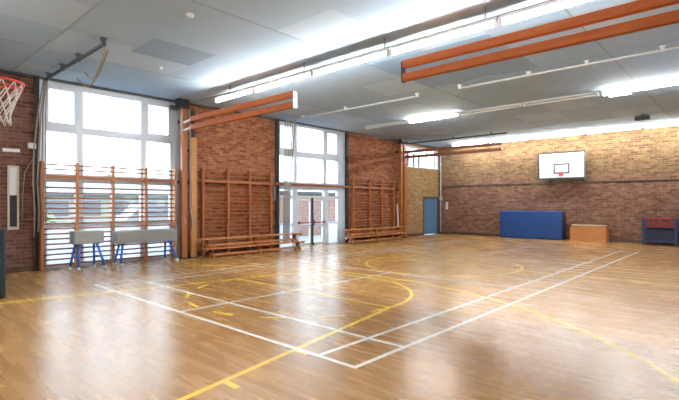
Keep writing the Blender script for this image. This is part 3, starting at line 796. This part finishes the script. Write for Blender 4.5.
# ------------------------------------------------------------------ outside
o = obj('ground_outside', B(-60, 40, -30, 45, -.35, -.13), 'tarmac'); o['kind'] = 'structure'
o = obj('lawn', B(-34, -14, 5.2, 24, -.129, -.11), 'grass'); tag(o, 'green lawn outside the big left window', 'grass', kind='stuff')
ob = thing('brick_outbuilding', 'low brick building seen through the white double doors', 'building', (-14.6, 13.5, -.10))
obj('wall', B(-15.6, -14, 8.6, 20, -.10, 1.95), 'brick_out', ob)
obj('roof', B(-15.8, -13.85, 8.4, 20.2, 1.95, 2.08), 'dark_rail', ob)
o = obj('window', B(-14.02, -13.97, 9.2, 10.4, .7, 1.7), 'outglass', ob)
hb = thing('low_building', 'low pale building with a blue-grey roof outside the left window', 'building', (-26, 7, -.10))
obj('wall', B(-29, -24, 3, 16, -.10, 2.0), 'render', hb)
obj('roof', prism(bm_new(), [(-29.4, 1.95), (-23.6, 1.95), (-24.4, 2.75), (-28.6, 2.75)], 'y', 2.6, 16.4), 'roof', hb)
for y in (4, 5.6, 7.2, 8.8, 10.4, 12, 13.6): obj('window', B(-24.02, -23.96, y, y + 1.0, .85, 1.6), 'outglass', hb)
def hedge(name, label, cat, x0, x1, y0, y1, z1, seed):
    rr = random.Random(seed); bm = bm_new()
    for k in range(int((y1 - y0) * 3)):
        c = Vector((rr.uniform(x0, x1), y0 + (y1 - y0) * rr.random(), rr.uniform(.1, z1 - .25)))
        r = bmesh.ops.create_icosphere(bm, subdivisions=2, radius=rr.uniform(.3, .5), matrix=Matrix.Translation(c))
        for v in r['verts']: v.co += (v.co - c) * rr.uniform(-.25, .25)
    return tag(obj(name, bm, 'leaf', origin=((x0 + x1) / 2, (y0 + y1) / 2, 0)), label, cat)
hedge('hedge', 'low green hedge in front of the pale building outside', 'hedge', -22.6, -22.1, 1.0, 4.6, 1.1, 4)
def tree(x, y, hgt, label, seed):
    rr = random.Random(seed); t = thing('tree', label, 'tree', (x, y, -.05), 'trees outside the window')
    obj('trunk', T([(x, y, -.05), (x + .1, y, hgt * .35), (x - .05, y + .1, hgt * .7)], .16, 8, r2=.06), 'bark', t)
    bm = bm_new()
    for k in range(38):
        a = rr.random() * 2 * PI; d = rr.random() ** .6 * hgt * .28
        c = Vector((x + d * math.cos(a), y + d * math.sin(a), hgt * rr.uniform(.45, .95)))
        r = bmesh.ops.create_icosphere(bm, subdivisions=2, radius=rr.uniform(.25, .5) * hgt * .16, matrix=Matrix.Translation(c))
        for v in r['verts']: v.co += (v.co - c) * rr.uniform(-.3, .35)
    obj('crown', bm, 'leaf', t)
tree(-32, 10.5, 3.6, 'bushy tree behind the pale building at the left of the window view', 1)
tree(-33, 16, 3.4, 'bushy tree behind the pale building at the right of the window view', 2)
def car(x, y, label, paint):
    t = thing('car', label, 'car', (x, y, -.05), None)
    bm = bm_new()
    prism(bm, [(y - 1.9, .3), (y + 1.9, .3), (y + 1.95, .7), (y + 1.2, .85), (y - 1.7, .9), (y - 1.95, .65)], 'x', x - .8, x + .8)
    obj('body', bm, paint, t)
    bm = bm_new(); prism(bm, [(y - 1.6, .88), (y + 1.1, .85), (y + .5, 1.38), (y - 1.1, 1.4)], 'x', x - .7, x + .7)
    obj('cabin', bm, 'outglass', t)
    for yy in (y - 1.2, y + 1.2):
        for xx in (x - .72, x + .72):
            obj('wheel', T([(xx - .09, yy, .25), (xx + .09, yy, .25)], .3, 16), 'tyre', t)
car(-20.3, 8.0, 'pale grey parked car outside the left window', 'car_paint')

# ------------------------------------------------------------------ sky and camera
wd = bpy.data.worlds.new('overcast'); S.world = wd; wd.use_nodes = True
nt = wd.node_tree; bg = nt.nodes['Background']
bg.inputs['Color'].default_value = (.74, .87, 1.0, 1); bg.inputs['Strength'].default_value = 1.15

cd = bpy.data.cameras.new('camera'); cam = bpy.data.objects.new('camera', cd); COL.objects.link(cam); S.camera = cam
cd.sensor_fit = 'HORIZONTAL'; cd.sensor_width = 36; cd.lens = 455.0 / 679 * 36; cd.shift_y = 4.41 / 679
cam.location = (2.590, -3.036, 1.430); cam.rotation_euler = (PI / 2, 0, math.radians(42.395))
cd.clip_start = .05; cd.clip_end = 300
S.view_settings.view_transform = 'Standard'; S.view_settings.look = 'None'; S.view_settings.exposure = 2.82; S.view_settings.gamma = 1
S.view_settings.use_curve_mapping = False
S.cycles.max_bounces = 10; S.cycles.diffuse_bounces = 6; S.cycles.transparent_max_bounces = 16
S.cycles.sample_clamp_indirect = 6
